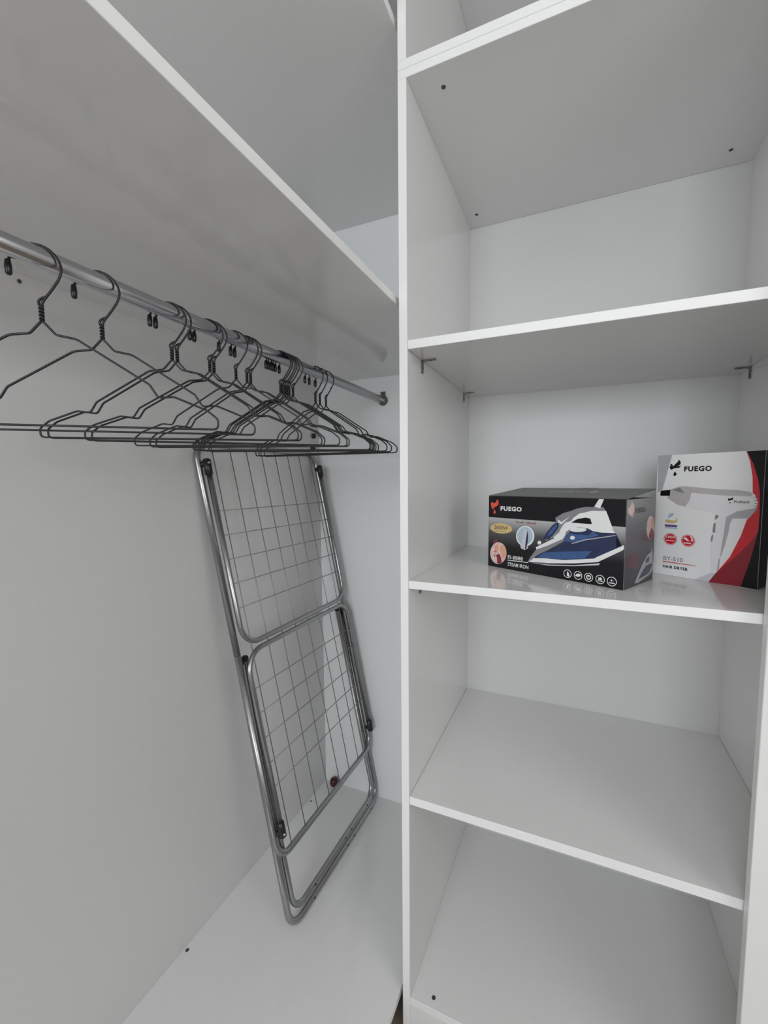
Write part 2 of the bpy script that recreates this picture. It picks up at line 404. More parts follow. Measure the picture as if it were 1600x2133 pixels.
# ---------------------------------------------------------------- folded drying rack leaning on the back panel
rk = empty('drying_rack', (-0.640, 1.05, ZE))
tag(rk, 'folded silver metal drying rack leaning in the corner below the hangers', 'drying rack')
RT = Vector((-0.2385, 0, 1.2487)).normalized(); RN = Vector((RT.z, 0, -RT.x)); RB = Vector((-0.640, 0, 0.1104))
def rp(s, t, n=0.0):
    """point on the rack: s across, t up its slope, n out of its plane (local to the rack)"""
    s = s - 0.022 * (t - 0.35)
    return RB + Vector((0, s, 0)) + RT * t + RN * n - Vector(rk.location)
S0, S1 = 0.792, 1.318
mf = tube('main_frame', fillet([rp(S0, .75), rp(S0, .205), rp(S1 - .004, .205), rp(S1 - .004, 1.300), rp(S0, 1.300), rp(S0, .751)], [0, .045, .045, .045, .045, 0], 7), 0.0085, 'tube_metal', rk, 12)
for i in range(8):
    s = 0.8445 + 0.0623 * i
    tube('long_wire', [rp(s, .205), rp(s, 1.300)], 0.0013, 'wire_metal', mf, 6)
def leg(s0, s1, t0, n, r, top):
    o = tube('leg_frame', fillet([rp(s0 + .008, top, n), rp(s0, t0, n), rp(s1, t0, n), rp(s1, top, n)], .048, 8), r, 'tube_metal', rk, 12)
    w = s1 - s0
    for f in (.19, .55, .63, .87):
        bm = bmesh.new(); c = rp(s0 + w * f, t0, n) + RN * (r * .995)
        vs_ = [bm.verts.new(c + Vector((0, math.cos(a), 0)) * .0028 + RT * math.sin(a) * .0028 + RN * .0003) for a in [k * math.pi / 4 for k in range(8)]]
        ws_ = [bm.verts.new(v.co - RN * .002) for v in vs_]
        bm.faces.new(vs_); bm.faces.new(ws_[::-1])
        for k in range(8): bm.faces.new((vs_[k], vs_[(k + 1) % 8], ws_[(k + 1) % 8], ws_[k]))
        finish('screw_hole', bm, 'hole_dark', o)
    for s in (s0 + .008, s1):
        e = lathe_obj('end_plug', [(0.0092, -.004), (0.0092, .004), (0.006, .008)], rp(s, top, n), 'z', 'black_plastic', None, 12)
        e.parent = o
    return o
leg(S0 + .009, S1 - .001, 0.0035, -.0178, 0.0088, .735)
leg(S0 + .031, S1 - .024, 0.030, -.0178, 0.0080, .728)
def wing(sa, sb, thinge, tend, n, wires):
    o = tube('wing_frame', fillet([rp(sa, thinge, n), rp(sa, tend, n), rp(sb, tend, n), rp(sb, thinge, n)], .055, 8), 0.0070, 'tube_metal', rk, 12)
    for t in wires: tube('cross_wire', [rp(sa, t, n), rp(sb, t, n)], 0.0013, 'wire_metal', o, 6)
    up = 1 if thinge > tend else -1
    for s, out in ((sa, -1), (sb, 1)):
        bm = bmesh.new()
        c = rp(s, thinge, n)
        sweep(bm, [c - RT * up * .030, c - RT * up * .028, c + RT * up * .008, c + RT * up * .012], [.0070, .0098, .0105, .006], 12)
        sweep(bm, [c, c - RN * (n) + Vector((0, out * .006, 0))], .0075, 10)
        hg = finish('hinge', bm, 'black_plastic', rk, True)
        bm = bmesh.new(); sweep(bm, [c - RN * n + Vector((0, out * .006, 0)), c + RN * .0125 + Vector((0, out * .003, 0))], .0028, 8)
        finish('rivet', bm, 'chrome', hg, True)
    return o
wing(S0 + .010, S1 - .016, 1.243, .770, .019, (1.121, 1.058, .995, .932, .868))
wing(S0 + .010, S1 - .016, .277, .750, .019, (.656, .592, .526, .460, .396))
for s in (S0 + .010, S1 - .014):
    bm = bmesh.new(); sweep(bm, [rp(s, .728, -.0178), rp(s, .728, .004)], .0055, 10)
    finish('pivot', bm, 'black_plastic', rk, True)

# two round knobs on the back panel above the rack, and a stopper in the corner
for y, z in ((1.296, 1.4545), (1.290, 1.4080)):
    r = 0.0098
    lathe_obj('knob', [(r * .75, 0), (r, r * .25), (r, r * .75), (r * .88, r * 1.05), (r * .6, r * 1.25), (r * .2, r * 1.32)], (XW, y, z), 'x', 'black_plastic', hb, 20)['label'] = 'small round black knob'
bm = bmesh.new(); r = .0165
lathe(bm, [(r * .55, -r), (r * .9, -r * .6), (r, -r * .2), (r, r * .3), (r * .8, r * .72), (r * .45, r * .96), (r * .1, r)], (0, 0, 0), 'z', 24)
ball = finish('round_stopper', bm, 'brown_gloss', None, True); ball.location = (-0.842, YB - .0172, ZE + r)
tag(ball, 'small glossy dark brown round stopper on the base board in the corner behind the rack', 'stopper')

# printed artwork outlines, millimetres on each carton face
ART={"iron":{"flame":[[[7.0,155.8],[11.0,158.0],[15.4,154.6],[20.3,156.7],[24.4,163.5],[27.6,164.7],[29.0,152.7],[21.8,147.1],[16.9,146.0],[14.4,140.5],[10.5,141.3],[8.0,146.4],[6.5,150.5]],[[17.0,140.4],[20.9,135.4],[20.3,130.3],[16.7,129.0],[14.0,133.0]]],"gold":[[68.4,95.7],[67.4,93.0],[65.0,90.5],[61.2,88.1],[56.2,86.2],[50.2,84.6],[43.5,83.6],[36.5,83.2],[29.5,83.4],[22.8,84.2],[16.8,85.5],[11.8,87.4],[8.1,89.8],[6.0,92.4],[5.4,95.2],[6.6,98.0],[9.3,100.6],[13.4,103.0],[18.8,105.0],[25.1,106.4],[31.9,107.3],[38.9,107.6],[45.8,107.3],[52.3,106.4],[57.9,105.0],[62.6,103.1],[65.9,100.8],[67.9,98.3]],"dial_ring":[[127.0,85.7],[126.4,79.7],[124.3,73.8],[120.7,68.5],[116.0,64.2],[110.4,61.1],[104.3,59.5],[98.0,59.6],[92.1,61.2],[86.9,64.4],[82.8,68.9],[80.2,74.4],[79.2,80.6],[79.9,86.9],[82.2,92.9],[86.0,98.2],[90.9,102.5],[96.7,105.3],[102.9,106.7],[109.0,106.4],[114.8,104.6],[119.7,101.4],[123.5,97.0],[126.0,91.6]],"dial_in":[[122.8,85.5],[122.3,80.2],[120.5,75.1],[117.5,70.5],[113.5,66.7],[108.7,64.1],[103.5,62.7],[98.3,62.8],[93.3,64.2],[88.9,67.0],[85.5,71.0],[83.3,75.8],[82.4,81.1],[83.0,86.6],[84.9,91.9],[88.1,96.5],[92.3,100.2],[97.1,102.7],[102.3,103.9],[107.6,103.6],[112.4,102.1],[116.6,99.2],[119.8,95.3],[121.9,90.7]],"dial_knob":[[90.9,62.8],[100.3,67.4],[111.6,63.2],[110.9,55.8],[103.3,51.2],[93.0,53.8]],"dial_wedge":[[108.8,96.2],[111.4,84.3],[110.8,70.9],[106.9,54.2],[103.5,52.0],[105.7,73.6]],"dial_face":[[99.3,100.8],[108.4,95.0],[105.1,72.4],[102.8,56.4],[93.6,56.4],[98.6,80.6]],"med":[[53.8,38.2],[53.1,31.3],[50.9,24.6],[47.4,18.6],[42.6,13.6],[37.0,10.1],[30.9,8.2],[24.6,8.1],[18.8,9.8],[13.6,13.3],[9.6,18.4],[7.1,24.5],[6.1,31.5],[6.9,38.6],[9.2,45.4],[13.1,51.5],[18.0,56.4],[23.8,59.8],[29.9,61.4],[36.1,61.2],[41.8,59.3],[46.6,55.8],[50.4,50.8],[52.8,44.8]],"med_dark":[[23.8,29.1],[33.0,34.1],[38.1,25.2],[41.1,13.7],[34.8,9.0],[27.0,10.2],[27.5,20.0]],"med_peach":[[34.1,52.1],[45.1,57.1],[51.5,46.1],[52.5,34.5],[47.2,23.0],[40.2,25.5],[37.1,39.4]],"med_hair":[[14.7,55.7],[16.7,64.4],[23.2,67.5],[28.9,63.4],[30.4,57.7],[22.6,59.1]],"med_pink":[[18.4,51.4],[28.3,56.2],[31.4,44.6],[27.3,35.7],[20.0,38.3]],"rule":[[56.1,22.4],[112.8,24.4],[112.8,22.7],[56.2,20.6]],"sole":[[112.7,26.5],[121.2,30.4],[125.9,36.0],[161.1,39.9],[161.1,39.3],[198.2,41.6],[260.9,53.1],[267.0,57.4],[311.5,83.4],[315.6,86.8],[317.1,79.5],[313.9,75.9],[268.6,47.2],[221.9,37.9],[161.5,29.1],[150.0,28.7],[117.7,25.7]],"sole_line":[[116.5,24.6],[150.1,26.2],[161.6,26.3],[222.1,34.1],[272.9,45.6],[271.0,41.5],[222.2,32.1],[161.7,24.2],[150.1,24.3]],"edge":[[112.1,27.1],[118.6,37.9],[131.9,55.9],[159.9,71.4],[160.0,69.1],[193.9,87.4],[200.0,96.1],[201.5,89.9],[196.5,81.3],[160.4,57.7],[143.4,48.7],[127.2,36.1],[120.1,29.5]],"body":[[125.9,36.0],[137.6,45.1],[160.5,56.7],[160.5,56.5],[192.9,73.9],[200.7,93.3],[209.7,102.3],[246.0,112.5],[256.9,108.1],[272.6,106.7],[300.4,108.0],[303.8,102.5],[312.0,85.8],[311.5,83.2],[267.0,57.4],[260.9,53.1],[198.2,41.6],[161.1,39.3],[161.1,39.9]],"body_strip":[[135.4,39.8],[153.8,52.3],[160.6,53.5],[209.2,61.0],[255.9,67.5],[242.6,51.1],[198.2,43.0],[161.1,39.9],[149.6,39.6]],"body_hi":[[201.3,93.4],[209.8,100.0],[247.8,98.4],[257.0,107.0],[268.8,100.7],[233.1,85.7],[213.0,81.0],[197.7,81.4]],"body_line":[[214.2,79.4],[241.7,90.0],[300.6,104.2],[300.7,102.6],[241.9,87.8],[214.3,77.1]],"body_end":[[301.8,101.2],[311.8,85.8],[303.0,80.5]],"white":[[131.7,61.3],[137.0,64.2],[176.1,86.1],[171.9,86.6],[185.6,98.6],[190.7,110.7],[198.3,120.5],[212.0,125.6],[216.3,132.1],[228.2,141.2],[254.8,148.6],[281.5,149.2],[285.8,139.3],[292.7,122.1],[296.8,111.6],[300.4,107.8],[272.6,106.5],[256.9,108.1],[247.1,112.6],[229.5,114.3],[210.5,109.1],[201.0,101.4],[199.5,94.3],[193.9,85.6],[160.0,67.9],[132.8,55.8]],"hole":[[211.6,121.9],[224.3,129.9],[241.7,134.2],[251.4,132.7],[254.9,121.8],[240.1,121.6]],"handle":[[176.3,129.7],[193.9,140.5],[208.8,145.2],[223.3,151.4],[240.6,155.6],[275.9,156.6],[282.0,149.2],[254.7,148.8],[228.2,141.2],[216.3,132.1],[211.5,125.2],[198.3,120.5],[190.7,110.1],[185.6,98.6],[171.9,86.6],[155.8,77.6],[151.7,84.4],[169.1,94.6],[182.2,105.3],[184.5,115.9],[177.9,122.3]],"tank":[[147.5,80.1],[156.7,95.6],[169.5,112.0],[178.0,119.5],[184.0,118.5],[184.9,109.8],[173.6,93.6],[162.9,81.9]],"tank_hi":[[158.2,87.2],[164.4,100.6],[178.1,116.4],[181.5,112.6],[170.2,94.8]],"button":[[182.3,126.7],[190.2,121.6],[208.2,133.8],[190.4,116.4],[182.8,121.0]],"cord":[[267.4,172.1],[276.8,172.0],[270.0,153.7],[258.5,156.7]],"knob_sh":[[245.2,107.0],[244.7,105.1],[243.0,103.3],[240.2,101.6],[236.6,100.1],[232.2,99.0],[227.5,98.2],[222.7,98.0],[218.2,98.2],[214.2,98.9],[211.2,100.0],[209.2,101.5],[208.5,103.3],[209.0,105.1],[210.8,107.0],[213.8,108.8],[217.6,110.2],[222.1,111.3],[226.8,112.0],[231.6,112.2],[236.0,112.0],[239.8,111.2],[242.7,110.1],[244.5,108.6]],"knob":[[244.5,110.0],[244.0,108.7],[242.3,107.4],[239.6,106.2],[236.1,105.1],[231.8,104.2],[227.2,103.6],[222.6,103.3],[218.2,103.3],[214.4,103.7],[211.5,104.4],[209.6,105.3],[208.9,106.5],[209.5,107.8],[211.2,109.1],[214.1,110.3],[217.8,111.4],[222.2,112.3],[226.8,112.9],[231.4,113.2],[235.7,113.1],[239.3,112.7],[242.1,112.0],[243.9,111.1]],"lamp":[[220.8,91.2],[220.2,89.1],[218.4,87.4],[215.8,86.6],[213.2,86.8],[211.1,88.1],[210.3,90.0],[211.0,92.2],[212.8,93.9],[215.4,94.7],[218.1,94.4],[220.1,93.2]],"spray":[[145.1,72.8],[144.6,70.6],[142.8,68.8],[140.4,67.9],[137.9,68.2],[136.1,69.5],[135.3,71.6],[135.9,73.9],[137.7,75.7],[140.1,76.6],[142.6,76.3],[144.4,74.9]],"icons":[[[206.6,13.6],8.8],[[229.3,13.8],8.8],[[251.3,13.7],8.9],[[274.3,13.4],9.0],[[296.6,13.2],9.3]],"T_fuego":[35.0,138.2,58.0,10.7],"T_2600W":[17.0,92.6,40.3,9.5],"T_small":[17.8,87.3,36.3,2.1],"T_red":[78.7,111.3,52.5,4.3],"T_EI":[57.4,25.2,40.9,8.8],"T_STEAM":[57.8,8.0,55.5,8.9]},"side":{"flame":[[4.5,155.1],[13.4,159.0],[21.7,168.0],[32.3,160.8],[35.0,149.7],[25.6,138.7],[13.1,143.1],[4.4,147.2]],"T_fuego":[38.1,145.0,50.8,9.7],"med":[[141.2,110.1],[140.8,103.7],[138.8,97.9],[135.5,93.0],[131.1,89.4],[125.9,87.4],[120.2,87.0],[114.6,88.3],[109.3,91.1],[104.7,95.3],[101.1,100.5],[98.7,106.4],[97.8,112.7],[98.2,118.9],[100.1,124.5],[103.2,129.4],[107.4,133.0],[112.5,135.2],[118.1,135.8],[123.7,134.7],[129.1,132.0],[133.9,127.9],[137.7,122.6],[140.2,116.5]],"med_dark":[[115.6,101.8],[126.7,111.1],[138.1,100.7],[136.9,89.8],[120.4,87.5],[111.7,91.3]],"med_peach":[[119.8,129.8],[134.2,127.2],[139.7,112.7],[134.7,104.1],[125.0,113.3]],"iron":[[48.6,5.5],[57.1,15.8],[84.3,40.1],[106.0,55.1],[127.3,59.8],[129.7,71.6],[135.9,58.0],[142.0,21.1],[123.1,12.2],[66.2,4.3]],"iron_blue":[[66.5,11.6],[88.8,26.9],[103.7,33.9],[135.1,35.0],[132.5,24.3],[119.9,15.9],[70.3,11.1]],"iron_hole":[[99.4,45.0],[112.0,51.4],[120.3,50.6],[119.0,41.0],[103.1,38.2]],"patch":[[7.6,43.7],[14.4,63.1],[37.6,68.2],[64.0,56.7],[62.1,34.0]]},"dry":{"wedge":[[0.3,262.0],[28.4,262.2],[12.5,188.4],[8.9,185.2],[2.7,180.3]],"red":[[156.2,261.5],[162.6,242.9],[167.9,213.0],[170.1,175.2],[169.6,148.0],[164.9,132.7],[163.7,133.0],[155.4,99.0],[140.2,55.9],[117.8,18.5],[107.4,0.0],[160.2,0.6],[172.1,54.0],[178.0,87.9],[181.2,108.7],[181.6,121.8],[181.6,148.7],[180.1,183.5],[176.2,208.9],[168.4,235.9],[157.0,261.6]],"red_dark":[[181.2,108.7],[170.4,88.3],[156.9,68.4],[135.0,40.6],[117.8,18.5],[107.4,0.0],[160.2,0.6],[172.1,54.0],[178.0,87.9]],"black":[[157.0,261.6],[168.4,235.9],[176.2,208.9],[180.1,183.5],[181.6,148.7],[181.6,121.8],[181.2,108.7],[178.0,87.9],[172.1,54.0],[160.2,0.6],[185.9,0.2],[186.0,262.0]],"tip":[[9.2,184.9],[28.4,187.3],[28.0,174.1],[8.6,174.0]],"cone":[[26.7,187.0],[46.3,194.9],[64.3,194.6],[69.0,184.5],[66.2,166.3],[58.0,151.9],[42.4,156.2],[21.5,171.1],[27.9,174.4]],"cone_sh":[[32.5,187.1],[46.5,191.9],[56.7,179.7],[41.2,184.1]],"body":[[64.3,194.6],[109.7,189.5],[145.3,188.4],[166.6,184.6],[173.4,179.4],[178.3,166.0],[175.9,149.8],[165.9,134.1],[141.1,132.3],[137.0,120.6],[136.5,108.2],[130.9,76.1],[124.9,50.6],[120.0,24.8],[114.1,19.2],[109.6,21.4],[107.3,55.1],[106.6,83.2],[109.7,111.4],[112.4,132.1],[110.9,137.8],[108.3,141.5],[86.4,146.1],[58.0,151.9],[66.2,166.3],[68.8,184.5]],"body_top":[[65.0,194.1],[109.7,189.5],[145.3,188.2],[166.7,184.4],[170.3,176.6],[128.4,176.9],[91.3,178.9],[68.6,181.5]],"grip":[[177.3,155.2],[147.3,146.7],[130.5,134.3],[128.4,102.7],[126.0,78.3],[124.3,50.5],[130.9,76.1],[136.5,108.2],[137.0,120.6],[141.1,132.3],[165.9,134.1],[175.4,149.0]],"grille":[[[172.0,175.3],[176.8,174.3],[176.9,172.7],[172.1,173.7]],[[173.3,169.9],[178.2,169.0],[178.3,167.4],[173.4,168.3]],[[173.8,164.5],[178.7,163.6],[178.7,162.0],[173.9,162.9]],[[173.9,159.1],[178.7,158.3],[178.8,156.7],[173.9,157.5]],[[173.1,153.7],[177.9,152.8],[178.0,151.2],[173.1,152.0]]],"switch":[[[114.6,138.8],[118.4,136.1],[116.2,130.9],[112.0,127.7],[112.3,135.0]],[[110.5,120.3],[114.1,122.0],[113.9,101.6],[109.1,102.6]],[[108.0,95.1],[111.3,98.4],[110.3,85.1],[106.7,81.7]]],"hook":[[120.0,24.8],[122.5,50.2],[124.9,50.6],[124.0,31.4],[121.3,24.3]],"shade":[[81.3,-0.1],[111.6,19.5],[119.7,19.6],[107.4,0.0]],"flame":[[[24.9,243.7],[28.8,242.0],[32.1,237.7],[34.3,241.4],[39.8,246.6],[41.9,251.9],[45.7,245.9],[44.9,241.0],[39.5,236.9],[46.8,239.1],[43.4,234.0],[33.3,233.0],[29.3,231.1],[31.3,228.8],[25.8,232.1],[24.3,236.4],[26.5,239.4]],[[35.0,227.0],[39.1,221.2],[36.4,216.5],[32.2,217.9],[33.3,222.6]]],"flame2":[[[131.6,172.0],[134.6,170.7],[140.2,174.1],[139.9,169.5],[135.9,167.5],[132.4,167.1]],[[135.5,165.1],[136.6,163.0],[135.7,160.9],[134.7,162.2]]],"T_fuego":[52.6,225.8,49.5,10.8],"T_fuego2":[142.2,163.0,23.4,4.5],"eco_blue":[[25.0,126.0],[28.2,135.8],[38.3,137.2],[35.0,130.7],[29.4,125.6]],"eco_or":[[20.0,120.9],[25.1,122.9],[39.8,120.1],[44.4,128.2],[44.2,118.1],[35.7,114.7],[22.5,115.5]],"eco_b1":[[20.1,111.3],[44.5,111.4],[44.6,107.1],[20.6,106.5]],"eco_b2":[[20.6,106.1],[44.7,106.4],[44.8,102.9],[20.9,102.6]],"circ":[[[32.6,80.1],12.8],[[66.5,80.2],11.7]],"swirl":[[57.6,84.1],[62.3,87.7],[66.7,82.1],[69.5,80.1],[65.4,79.6],[61.2,82.2]],"swirl2":[[69.0,91.5],[73.9,88.3],[76.2,80.9],[72.3,78.9],[72.6,85.8]],"T_1800":[24.0,81.8,17.5,5.5],"T_w":[24.2,75.9,17.3,2.7],"T_sp":[59.5,73.5,13.7,3.0],"T_BY":[20.9,32.5,38.1,9.0],"rule":[[19.5,30.0],[82.6,29.7],[82.7,28.5],[19.6,28.0]],"T_HAIR":[20.1,15.8,48.9,6.1]}}
# ---------------------------------------------------------------- printed cartons on the shelf
def text_mesh(s, w, h, bold=0.0, name='lettering'):
    cu = bpy.data.curves.new(name, 'FONT'); cu.body = s; cu.size = 1.0; cu.offset = bold; cu.resolution_u = 3; cu.space_character = 1.0 + bold * 3.2
    o = bpy.data.objects.new(name, cu); C.objects.link(o)
    dg = bpy.context.evaluated_depsgraph_get(); dg.update()
    me = bpy.data.meshes.new_from_object(o.evaluated_get(dg))
    bpy.data.objects.remove(o); bpy.data.curves.remove(cu)
    xs = [v.co.x for v in me.vertices]; ys = [v.co.y for v in me.vertices]
    x0, x1, y0, y1 = min(xs), max(xs), min(ys), max(ys)
    return [((v.co.x - x0) / (x1 - x0) * w, (v.co.y - y0) / (y1 - y0) * h) for v in me.vertices], [tuple(p.vertices) for p in me.polygons], me
class Face:
    """a printed face of a carton: print(x mm, z mm) -> carton space, layers stacked 0.12 mm apart"""
    def __init__(s, root, org, ux, uz, nrm): s.root, s.o, s.ux, s.uz, s.n = root, Vector(org), Vector(ux), Vector(uz), Vector(nrm)
    def p(s, x, z, layer): return s.o + s.ux * (x * .001) + s.uz * (z * .001) + s.n * (0.00012 * layer + 0.0001)
    def art(s, name, items, parent=None):
        """items: (polygon mm, material, layer) joined into one flat print"""
        mats = []; V = []; F = []; MI = []
        for poly, m, layer in items:
            if m not in mats: mats.append(m)
            a = sum(poly[i][0] * poly[(i + 1) % len(poly)][1] - poly[(i + 1) % len(poly)][0] * poly[i][1] for i in range(len(poly)))
            q = poly if a > 0 else poly[::-1]
            b = len(V); V += [s.p(x, z, layer) for x, z in q]; F.append(tuple(range(b, b + len(q)))); MI.append(mats.index(m))
        me = bpy.data.meshes.new(name); me.from_pydata(V, [], F)
        for pl, i in zip(me.polygons, MI): pl.material_index = i
        me.update(); return link_mesh(name, me, mats, parent or s.root)
    def text(s, name, body, spec, m, layer, bold=0.0, flip=False, parent=None):
        x, z, w, h = spec; vs_, fs, old = text_mesh(body, w, h, bold)
        if flip: vs_ = [(w - a, h - b) for a, b in vs_]
        me = bpy.data.meshes.new(name); me.from_pydata([s.p(x + a, z + b, layer) for a, b in vs_], [], fs); me.update()
        bpy.data.meshes.remove(old); return link_mesh(name, me, m, parent or s.root)
def ring(cx, cz, r0, r1, n=24):
    out = []
    for k in range(n):
        a, b = 2 * math.pi * k / n, 2 * math.pi * (k + 1) / n
        out.append([(cx + r0 * math.cos(a), cz + r0 * math.sin(a)), (cx + r1 * math.cos(a), cz + r1 * math.sin(a)), (cx + r1 * math.cos(b), cz + r1 * math.sin(b)), (cx + r0 * math.cos(b), cz + r0 * math.sin(b))])
    return out
def disc(cx, cz, r, n=20, e=1.0): return [(cx + r * math.cos(2 * math.pi * k / n), cz + r * e * math.sin(2 * math.pi * k / n)) for k in range(n)]

ZC = SHELVES[1][1]
def carton_mesh(name, w, d, h, wall, mats, parent, faces_mat, open_top):
    """hollow carton: printed outside, bare board inside; faces_mat = indices for front, back, left, right, bottom, inside"""
    bm = bmesh.new()
    def q(pts, mi): f = bm.faces.new([bm.verts.new(p) for p in pts]); f.material_index = mi
    q([(0, 0, 0), (w, 0, 0), (w, 0, h), (0, 0, h)], faces_mat[0]); q([(0, d, 0), (0, d, h), (w, d, h), (w, d, 0)], faces_mat[1])
    q([(0, 0, 0), (0, 0, h), (0, d, h), (0, d, 0)], faces_mat[2]); q([(w, 0, 0), (w, d, 0), (w, d, h), (w, 0, h)], faces_mat[3])
    q([(0, 0, 0), (0, d, 0), (w, d, 0), (w, 0, 0)], faces_mat[4])
    if open_top:
        a, b, c, e = wall, w - wall, wall, d - wall
        q([(a, c, wall), (a, c, h), (b, c, h), (b, c, wall)], faces_mat[5]); q([(a, e, wall), (b, e, wall), (b, e, h), (a, e, h)], faces_mat[5])
        q([(a, c, wall), (a, e, wall), (a, e, h), (a, c, h)], faces_mat[5]); q([(b, c, wall), (b, c, h), (b, e, h), (b, e, wall)], faces_mat[5])
        q([(a, c, wall), (b, c, wall), (b, e, wall), (a, e, wall)], faces_mat[5])
        q([(0, 0, h), (w, 0, h), (b, c, h), (a, c, h)], faces_mat[5]); q([(w, 0, h), (w, d, h), (b, e, h), (b, c, h)], faces_mat[5])
        q([(w, d, h), (0, d, h), (a, e, h), (b, e, h)], faces_mat[5]); q([(0, d, h), (0, 0, h), (a, c, h), (a, e, h)], faces_mat[5])
    else:
        q([(0, 0, h), (w, 0, h), (w, d, h), (0, d, h)], faces_mat[0])
    bmesh.ops.remove_doubles(bm, verts=bm.verts, dist=1e-6)
    me = bpy.data.meshes.new(name); bm.to_mesh(me); bm.free()
    return link_mesh(name, me, mats, parent)

# --- steam iron carton
IW, IH, ID = 0.319, 0.172, 0.143
ib = empty('iron_box', (-0.1964, 1.0274, ZC + 0.0003), math.atan2(-0.1446, 0.2829))
tag(ib, 'low black steam iron carton with loose lid, left of the white box on the shelf', 'box')
carton_mesh('carton', IW, ID, IH, 0.0022, ['ink_black', 'iron_side_print', 'cardboard', 'iron_front_print'], ib, (3, 0, 0, 1, 0, 2), True)
LIFT = 0.0165
bm = bmesh.new()
lz = lambda y: IH + 0.0006 + LIFT * (y / ID)
lid = [(0, 0), (IW, 0), (IW, ID * .5), (IW, ID), (IW * .63, ID), (IW * .60, ID + .006), (IW * .50, ID + .006), (IW * .47, ID), (0, ID)]
a = [bm.verts.new((x, y, lz(y))) for x, y in lid]; b = [bm.verts.new((x, y, lz(y) + .0014)) for x, y in lid]
f0 = bm.faces.new(a[::-1]); f0.material_index = 1; bm.faces.new(b)
for i in range(len(lid)): bm.faces.new((a[i], a[(i + 1) % len(lid)], b[(i + 1) % len(lid)], b[i]))
lid_o = finish('lid', bm, ['iron_lid_sheen', 'cardboard'], ib)
th = math.atan2(LIFT, ID)
LF = Face(ib, (0, 0, IH + .0021), (1, 0, 0), (0, math.cos(th), math.sin(th)), (0, -math.sin(th), math.cos(th)))
LF.text('lid_lettering', 'FUEGO', (118, 66, 84, 20), 'ink_lilac', 1, .012, True, lid_o)
LF.art('lid_flame', [([(214, 62), (222, 66), (226, 90), (219, 96), (212, 84)], 'ink_pink', 1)], lid_o)
IFc = Face(ib, (0, 0, 0), (1, 0, 0), (0, 0, 1), (0, -1, 0)); A = ART['iron']
lg = IFc.art('logo', [(p, 'ink_flame', 1) for p in A['flame']] + [([(31.6, 132), (32.4, 132), (32.4, 155), (31.6, 155)], 'ink_wine', 1)]); lg['label'] = 'orange-red flame logo with a falling drop'
IFc.text('lettering', 'FUEGO', A['T_fuego'], 'ink_white', 1, .045)['label'] = 'white brand lettering'
IFc.art('power_badge', [(A['gold'], 'ink_gold', 1)]); IFc.text('lettering', '2600W', A['T_2600W'], 'ink_darkgrey', 2, .008)
x, z, w, h = A['T_small']; IFc.art('small_print', [([(x + w * k / 7, z), (x + w * (k + .6) / 7, z), (x + w * (k + .6) / 7, z + h), (x + w * k / 7, z + h)], 'ink_midgrey', 2) for k in range(7)])
x, z, w, h = A['T_red']; IFc.art('small_print', [([(x + w * k / 16, z + 1), (x + w * (k + .65) / 16, z + 1), (x + w * (k + .65) / 16, z + 1 + h * (.55 + .35 * (k % 5 == 0))), (x + w * k / 16, z + 1 + h * (.55 + .35 * (k % 5 == 0)))], 'ink_darkred', 1) for k in range(16) if k != 7])
IFc.art('dial_picture', [(A['dial_ring'], 'ink_white', 1), (A['dial_in'], 'ink_sky', 2), (A['dial_knob'], 'ink_lilac', 2), (A['dial_face'], 'ink_lilac', 3), (A['dial_wedge'], 'ink_navy', 4)])
IFc.art('garment_picture', [(A['med_hair'], 'ink_wine', 1), (A['med'], 'ink_pink', 2), (A['med_pink'], 'ink_peach', 3), (A['med_peach'], 'ink_peach', 3), (A['med_dark'], 'ink_wine', 4)] + [([(14 + 2.6 * (k % 4), 20 + 5.2 * k), (17 + 2.2 * (k % 4), 18.5 + 5.2 * k), (18.5 + 2.4 * (k % 4), 23 + 5.2 * k), (15.5 + 2.4 * (k % 3), 24 + 5.2 * k)], ('ink_white', 'ink_wine', 'ink_gold', 'ink_flame')[k % 4], 5) for k in range(5)])
IFc.text('lettering', 'EI-8888', A['T_EI'], 'ink_white', 1, .01); IFc.art('rule', [(A['rule'], 'ink_white', 1)]); IFc.text('lettering', 'STEAM IRON', A['T_STEAM'], 'ink_white', 1, .012)
ip = IFc.art('iron_picture', [(A['sole_line'], 'ink_lilac', 1), (A['edge'], 'ink_midgrey', 2), (A['body'], 'ink_navy', 3), (A['body_strip'], 'ink_blue', 4), (A['body_hi'], 'ink_blue', 4), (A['body_line'], 'ink_grey', 5), (A['body_end'], 'ink_black', 5), (A['sole'], 'ink_white', 5),
  (A['white'], 'ink_white', 6), (A['hole'], 'ink_black', 7), (A['handle'], 'ink_midgrey', 7), (A['tank'], 'ink_navy', 8), (A['tank_hi'], 'ink_blue', 9), (A['button'], 'ink_white', 8), (A['cord'], 'ink_white', 8), (A['knob_sh'], 'ink_navy', 7), (A['knob'], 'ink_white', 8), (A['lamp'], 'ink_white', 8), (A['spray'], 'ink_white', 8)])
ip['label'] = 'printed picture of a white and blue steam iron'
